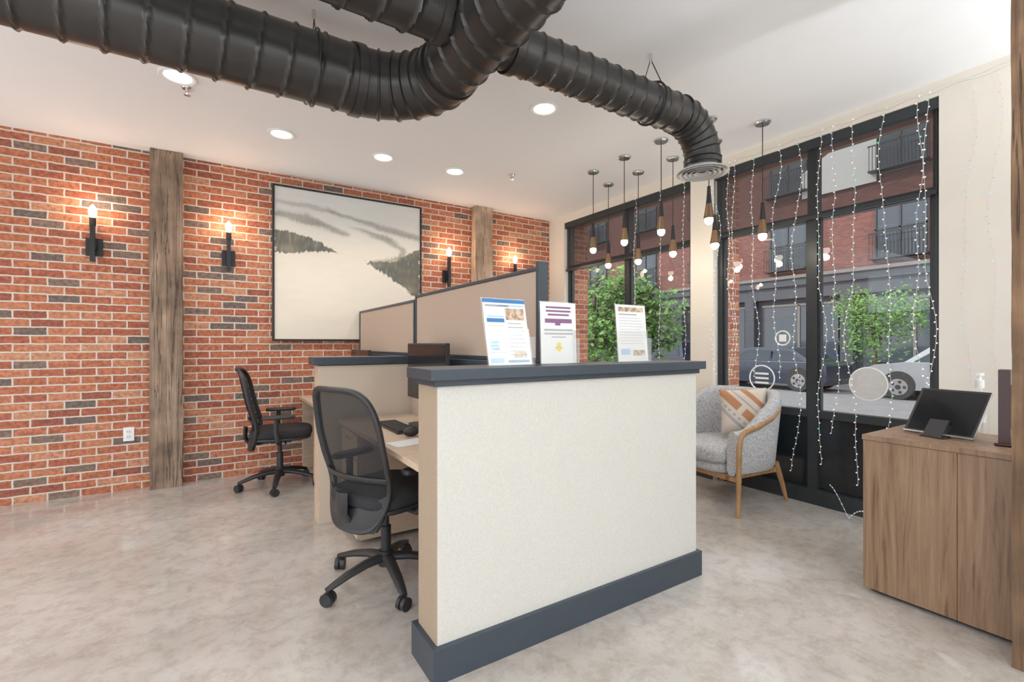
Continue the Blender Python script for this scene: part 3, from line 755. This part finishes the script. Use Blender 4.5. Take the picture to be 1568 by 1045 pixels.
# ---------------------------------------------------------------- glass decals (on the room side of the glass)
def disc(name, y, z, r, k='white'):
    b = B(); b.cyl((WX+.098, y, z), (WX+.102, y, z), r, k, n=40)
    if k == 'white': b.cyl((WX+.096, y, z), (WX+.098, y, z), r*.93, 'sunpatch_decal', n=40)
    b.build(name, center=True)
disc('window_decal', 1.53, .985, .125)
b = B(); b.sweep([(WX+.1, 2.33+.11*math.cos(a), .98+.11*math.sin(a)) for a in [i/40*2*pi for i in range(40)]], .006, 'white', n=6, closed=True)
for i, z in enumerate((1.02,.98,.94)): b.box(WX+.099, WX+.101, 2.27, 2.39, z-.01, z+.008, 'white')
b.build('window_decal', center=True)
b = B(); b.sweep([(WX+.1, 2.15+.06*math.cos(a), 1.33+.06*math.sin(a)) for a in [i/30*2*pi for i in range(30)]], .006, 'white', n=6, closed=True); b.box(WX+.099,WX+.101,2.12,2.18,1.30,1.36,'white'); b.build('window_decal', center=True)

# ---------------------------------------------------------------- fairy lights
b = B()
def strand(x, y, z0, z1, cols, amp=.02, sp=.055, wr=.0015, br=.006):
    ph = random.random()*9; pts = []
    n = int((z1-z0)/.045)
    for i in range(n+1):
        z = z1+(z0-z1)*i/n; pts.append((x+.004*math.sin(z*9+ph), y+amp*noise.noise(Vector((ph, z*1.7, 0)))*2, z))
    b.sweep(pts, wr, 'wire', n=4, caps=False)
    for i, p in enumerate(pts):
        b.octa((p[0]-.004, p[1]+.006*(1 if i % 2 else -1), p[2]), br, random.choice(cols))
for i, y in enumerate([1.15,1.19,1.38,1.60,1.69,1.80,1.98,2.15,2.33,2.52,2.56,2.69]):
    strand(WX-.02, y, random.choice([.25,.2,.6,1.0,.35]) if not 2.0 < y < 2.7 else 1.0, 2.93, ['fw']*10+['fg','fb'], .045)
for y in (3.05,3.35,3.7): strand(WX-.02, y, 1.0, 2.93, ['fw'], .02)
for y in (.72,.84,.95): strand(WX-.012, y, 1.0, 2.93, ['wire']*7+['fb','fr','fg'], .04, wr=.0006, br=.0045)
top = [(WX-.02, .70+i*.05, 2.925+.008*math.sin(i*1.3)) for i in range(48)]
b.sweep(top, .002, 'wire', n=4, caps=False)
fl = [(WX-.05-.06*abs(math.sin(t*2.3)), 1.72-.45*t, .20*abs(math.cos(t*5))*(1-t)+.012) for t in [i/50 for i in range(51)]]
b.sweep(fl, .002, 'wire', n=4, caps=False)
for p in fl[::2]: b.octa((p[0], p[1], p[2]), .005, random.choice(['fw','fw','fb']))
b.build('fairy_lights', smooth=0)

# ---------------------------------------------------------------- street outside
GZ = -.15
b = B(); b.box(WX+.43, 8.5, -14, 40, GZ-.2, GZ, 'walk'); b.build('sidewalk_near', smooth=0)
b = B(); b.box(8.5, 19, -14, 40, GZ-.3, GZ-.12, 'asphalt'); b.build('street', smooth=0)
b = B(); b.box(19, 24, -14, 40, GZ-.2, GZ, 'walk'); b.build('sidewalk_far', smooth=0)
FX = 24
b = B()
b.box(FX, FX+4, -14, 40, 4.6, 15, 'xbrick'); b.box(FX+.3, FX+4, -14, 40, GZ, 4.6, 'shop')
b.box(FX-.25, FX+.3, -14, 40, 4.1, 4.45, 'shop'); b.box(FX-.1, FX+.3, -14, 40, 3.5, 4.1, 'shop'); b.box(FX-.35, FX, -14, 40, 4.45, 4.6, 'sill')
for i in range(-4, 9):
    y = 7.8+i*4.5-.9
    b.box(FX-.1, FX+.3, y-1.9, y-1.4, GZ, 3.5, 'shop')
    b.box(FX+.2, FX+.29, y-1.2, y+2.2, .5, 3.2, 'xglass'); b.box(FX+.15, FX+.3, y+.45, y+.55, .5, 3.2, 'sill')
    b.box(FX+.15, FX+.3, y-1.3, y+2.3, 3.15, 3.25, 'sill')
    for z0 in (4.9, 8.6):
        b.box(FX-.03, FX+.2, y, y+1.8, z0-.12, z0+2.5, 'sill'); b.box(FX-.05, FX+.2, y+.06, y+1.74, z0, z0+2.4, 'xglass')
        for q in (0, .85, 1.7): b.box(FX-.1, FX, y+.04+q-.02, y+.04+q+.05, z0, z0+2.4, 'frame')
        for q in (0, 1.2, 2.35): b.box(FX-.1, FX, y+.02, y+1.78, z0+q, z0+q+.06, 'frame')
        b.box(FX-.5, FX-.46, y-.1, y+1.9, z0+1.0, z0+1.05, 'black'); b.box(FX-.5, FX, y-.1, y+1.9, z0-.06, z0, 'black')
        for r in range(17): b.box(FX-.49, FX-.47, y-.08+r*.12, y-.06+r*.12, z0, z0+1, 'black')
b.add([(FX-.15, 11.6, 8.2), (FX-.15, 8.6, 8.2), (FX-.15, 8.6, 11.0), (FX-.15, 11.6, 9.4)], [(0,1,2,3)], 'sunpatch_decal')  # sunlit part of the facade, painted as a pale panel
b.build('brick_building', smooth=0)

def tree(X, Y, h, R, n=3200, z0=GZ, lo=.4, hi=1.5):
    b = B(); b.sweep([(0,0,0),(.03,.02,h*.3),(0,.05,h*.55),(.05,0,h*.8)], lambda i,s_,t_: .07-.014*i, 'bark', n=8)
    blobs = [(Vector((random.uniform(-.5,.5)*R, random.uniform(-.6,.6)*R, h-R*random.uniform(lo,hi))), R*random.uniform(.35,.6)) for _ in range(14)]
    for c, r in blobs[:6]: b.sweep([(0,0.03,h*.45), tuple(c*.6+Vector((0,0,h*.2))), tuple(c)], .02, 'bark', n=5)
    vs = []; fs = []
    for i in range(n):
        c, r = random.choice(blobs); d = Vector((random.gauss(0,1), random.gauss(0,1), random.gauss(0,1))).normalized()*r*random.uniform(.4,1.1)
        p = c+d; u = Vector((random.gauss(0,1), random.gauss(0,1), random.gauss(0,1))).normalized(); w = u.orthogonal().normalized(); s_ = random.uniform(.04,.085)
        o = len(vs); vs += [p-u*s_, p+w*s_*.6, p+u*s_, p-w*s_*.6]; fs.append((o,o+1,o+2,o+3))
    b.add(vs, fs, 'leaf'); b.build('street_tree', loc=(X, Y, z0), smooth=0)
tree(20.2, 7.3, 3.6, 1.5, 2600)
tree(7.6, 8.3, 3.7, 1.6, 4800, lo=.35, hi=1.7)
tree(7.9, 7.0, 3.0, 1.0, 2800, lo=.35, hi=1.7)
tree(21.5, 20, 5.2, 2.0)

def car(loc, paint, suv, rot):
    b = B(); L_ = 2.3
    if suv:
        low = [(-2.3,.35),(-2.3,.85),(-2.22,1.0),(1.25,1.05),(2.0,.95),(2.28,.82),(2.33,.4),(2.25,.28),(-2.2,.28)]
        top = [(-2.2,1.0),(-2.0,1.62),(-1.7,1.70),(.35,1.70),(.6,1.62),(1.35,1.03)]
        win = [(-2.0,1.05),(-1.85,1.56),(.4,1.58),(1.12,1.06)]
    else:
        low = [(-2.3,.4),(-2.28,.85),(-2.1,.95),(1.1,.95),(2.0,.82),(2.28,.65),(2.32,.35),(2.2,.22),(-2.2,.22)]
        top = [(-1.9,.93),(-1.2,1.38),(-.9,1.43),(.25,1.43),(.5,1.38),(1.3,.94)]
        win = [(-1.6,.98),(-1.1,1.32),(.3,1.35),(.95,.98)]
    b.prism(low, 'y', -.9, .9, paint)
    n = len(top); vs = []
    zb = min(p[1] for p in top)
    for sg in (-1, 1):
        for p in top: vs.append((p[0], sg*(.86-.25*(p[1]-zb)), p[1]))
    b.add(vs, [(i, (i+1) % n, n+(i+1) % n, n+i) for i in range(n)]+[tuple(reversed(range(n))), tuple(range(n, 2*n))], paint)
    for sg in (-1, 1):
        vs = [(p[0], sg*(.875-.25*(p[1]-zb)), p[1]) for p in win]; b.add(vs, [(0,1,2,3)], 'carglass')
        b.box(-.55,-.47, min(sg*.80,sg*.87), max(sg*.80,sg*.87), win[0][1], win[1][1]-.02, paint)
        for x in (-1.45, 1.45):
            b.cyl((x, sg*.70, .40), (x, sg*.905, .40), .39, 'tyre', n=30)
            b.cyl((x, sg*.70, .345), (x, sg*.915, .345), .345, 'tyre', n=30); b.cyl((x, sg*.9, .345), (x, sg*.925, .345), .225, 'rim', n=24)
            b.cyl((x, sg*.92, .345), (x, sg*.93, .345), .07, 'tyre', n=12)
            for k in range(5):
                a = k*2*pi/5; b.cyl((x+.15*math.cos(a+.6), sg*.92, .345+.15*math.sin(a+.6)), (x+.15*math.cos(a+.6), sg*.928, .345+.15*math.sin(a+.6)), .045, 'tyre', n=10)
    t = top; b.add([(t[-1][0]+.02, .72, t[-1][1]+.03), (t[-1][0]+.02, -.72, t[-1][1]+.03), (t[-2][0]+.03, -.66, t[-2][1]-.03), (t[-2][0]+.03, .66, t[-2][1]-.03)], [(0,1,2,3)], 'carglass')
    b.box(2.2, 2.345, .5, .85, .6, .74, 'rim'); b.box(2.2, 2.345, -.85, -.5, .6, .74, 'rim'); b.box(2.25, 2.35, -.45, .45, .4, .7, 'black')
    b.build('car', loc=loc, rotz=rot, smooth=30, bevel=.03)
car((17, 3.85, GZ-.115), 'silver', True, pi/2)
car((17, 9.4, GZ-.115), 'carblue', False, pi/2)
car((17, 14.6, GZ-.115), 'carblue', True, pi/2)

# ---------------------------------------------------------------- world, sun, camera
w = bpy.data.worlds.new('World'); sc.world = w; w.use_nodes = True
bg = w.node_tree.nodes['Background']; bg.inputs[0].default_value = (.92,.965,1,1); bg.inputs[1].default_value = 2.2
s = bpy.data.lights.new('sun', 'SUN'); s.energy = 3.0; s.angle = .01; s.color = (1,.95,.87)
so = bpy.data.objects.new('sun', s); so.rotation_euler = (math.radians(-25), math.radians(-48), 0); sc.collection.objects.link(so)

cd = bpy.data.cameras.new('camera'); cam = bpy.data.objects.new('camera', cd); sc.collection.objects.link(cam)
cd.sensor_width = 36; cd.lens = 16.62; cd.shift_y = .0029; cd.clip_start = .02; cd.clip_end = 200
cam.location = (0, 0, 1.28); cam.rotation_euler = (pi/2, 0, -math.radians(32.54))
sc.camera = cam
sc.view_settings.view_transform = 'Standard'; sc.view_settings.look = 'None'; sc.view_settings.exposure = 0; sc.view_settings.gamma = 1.06
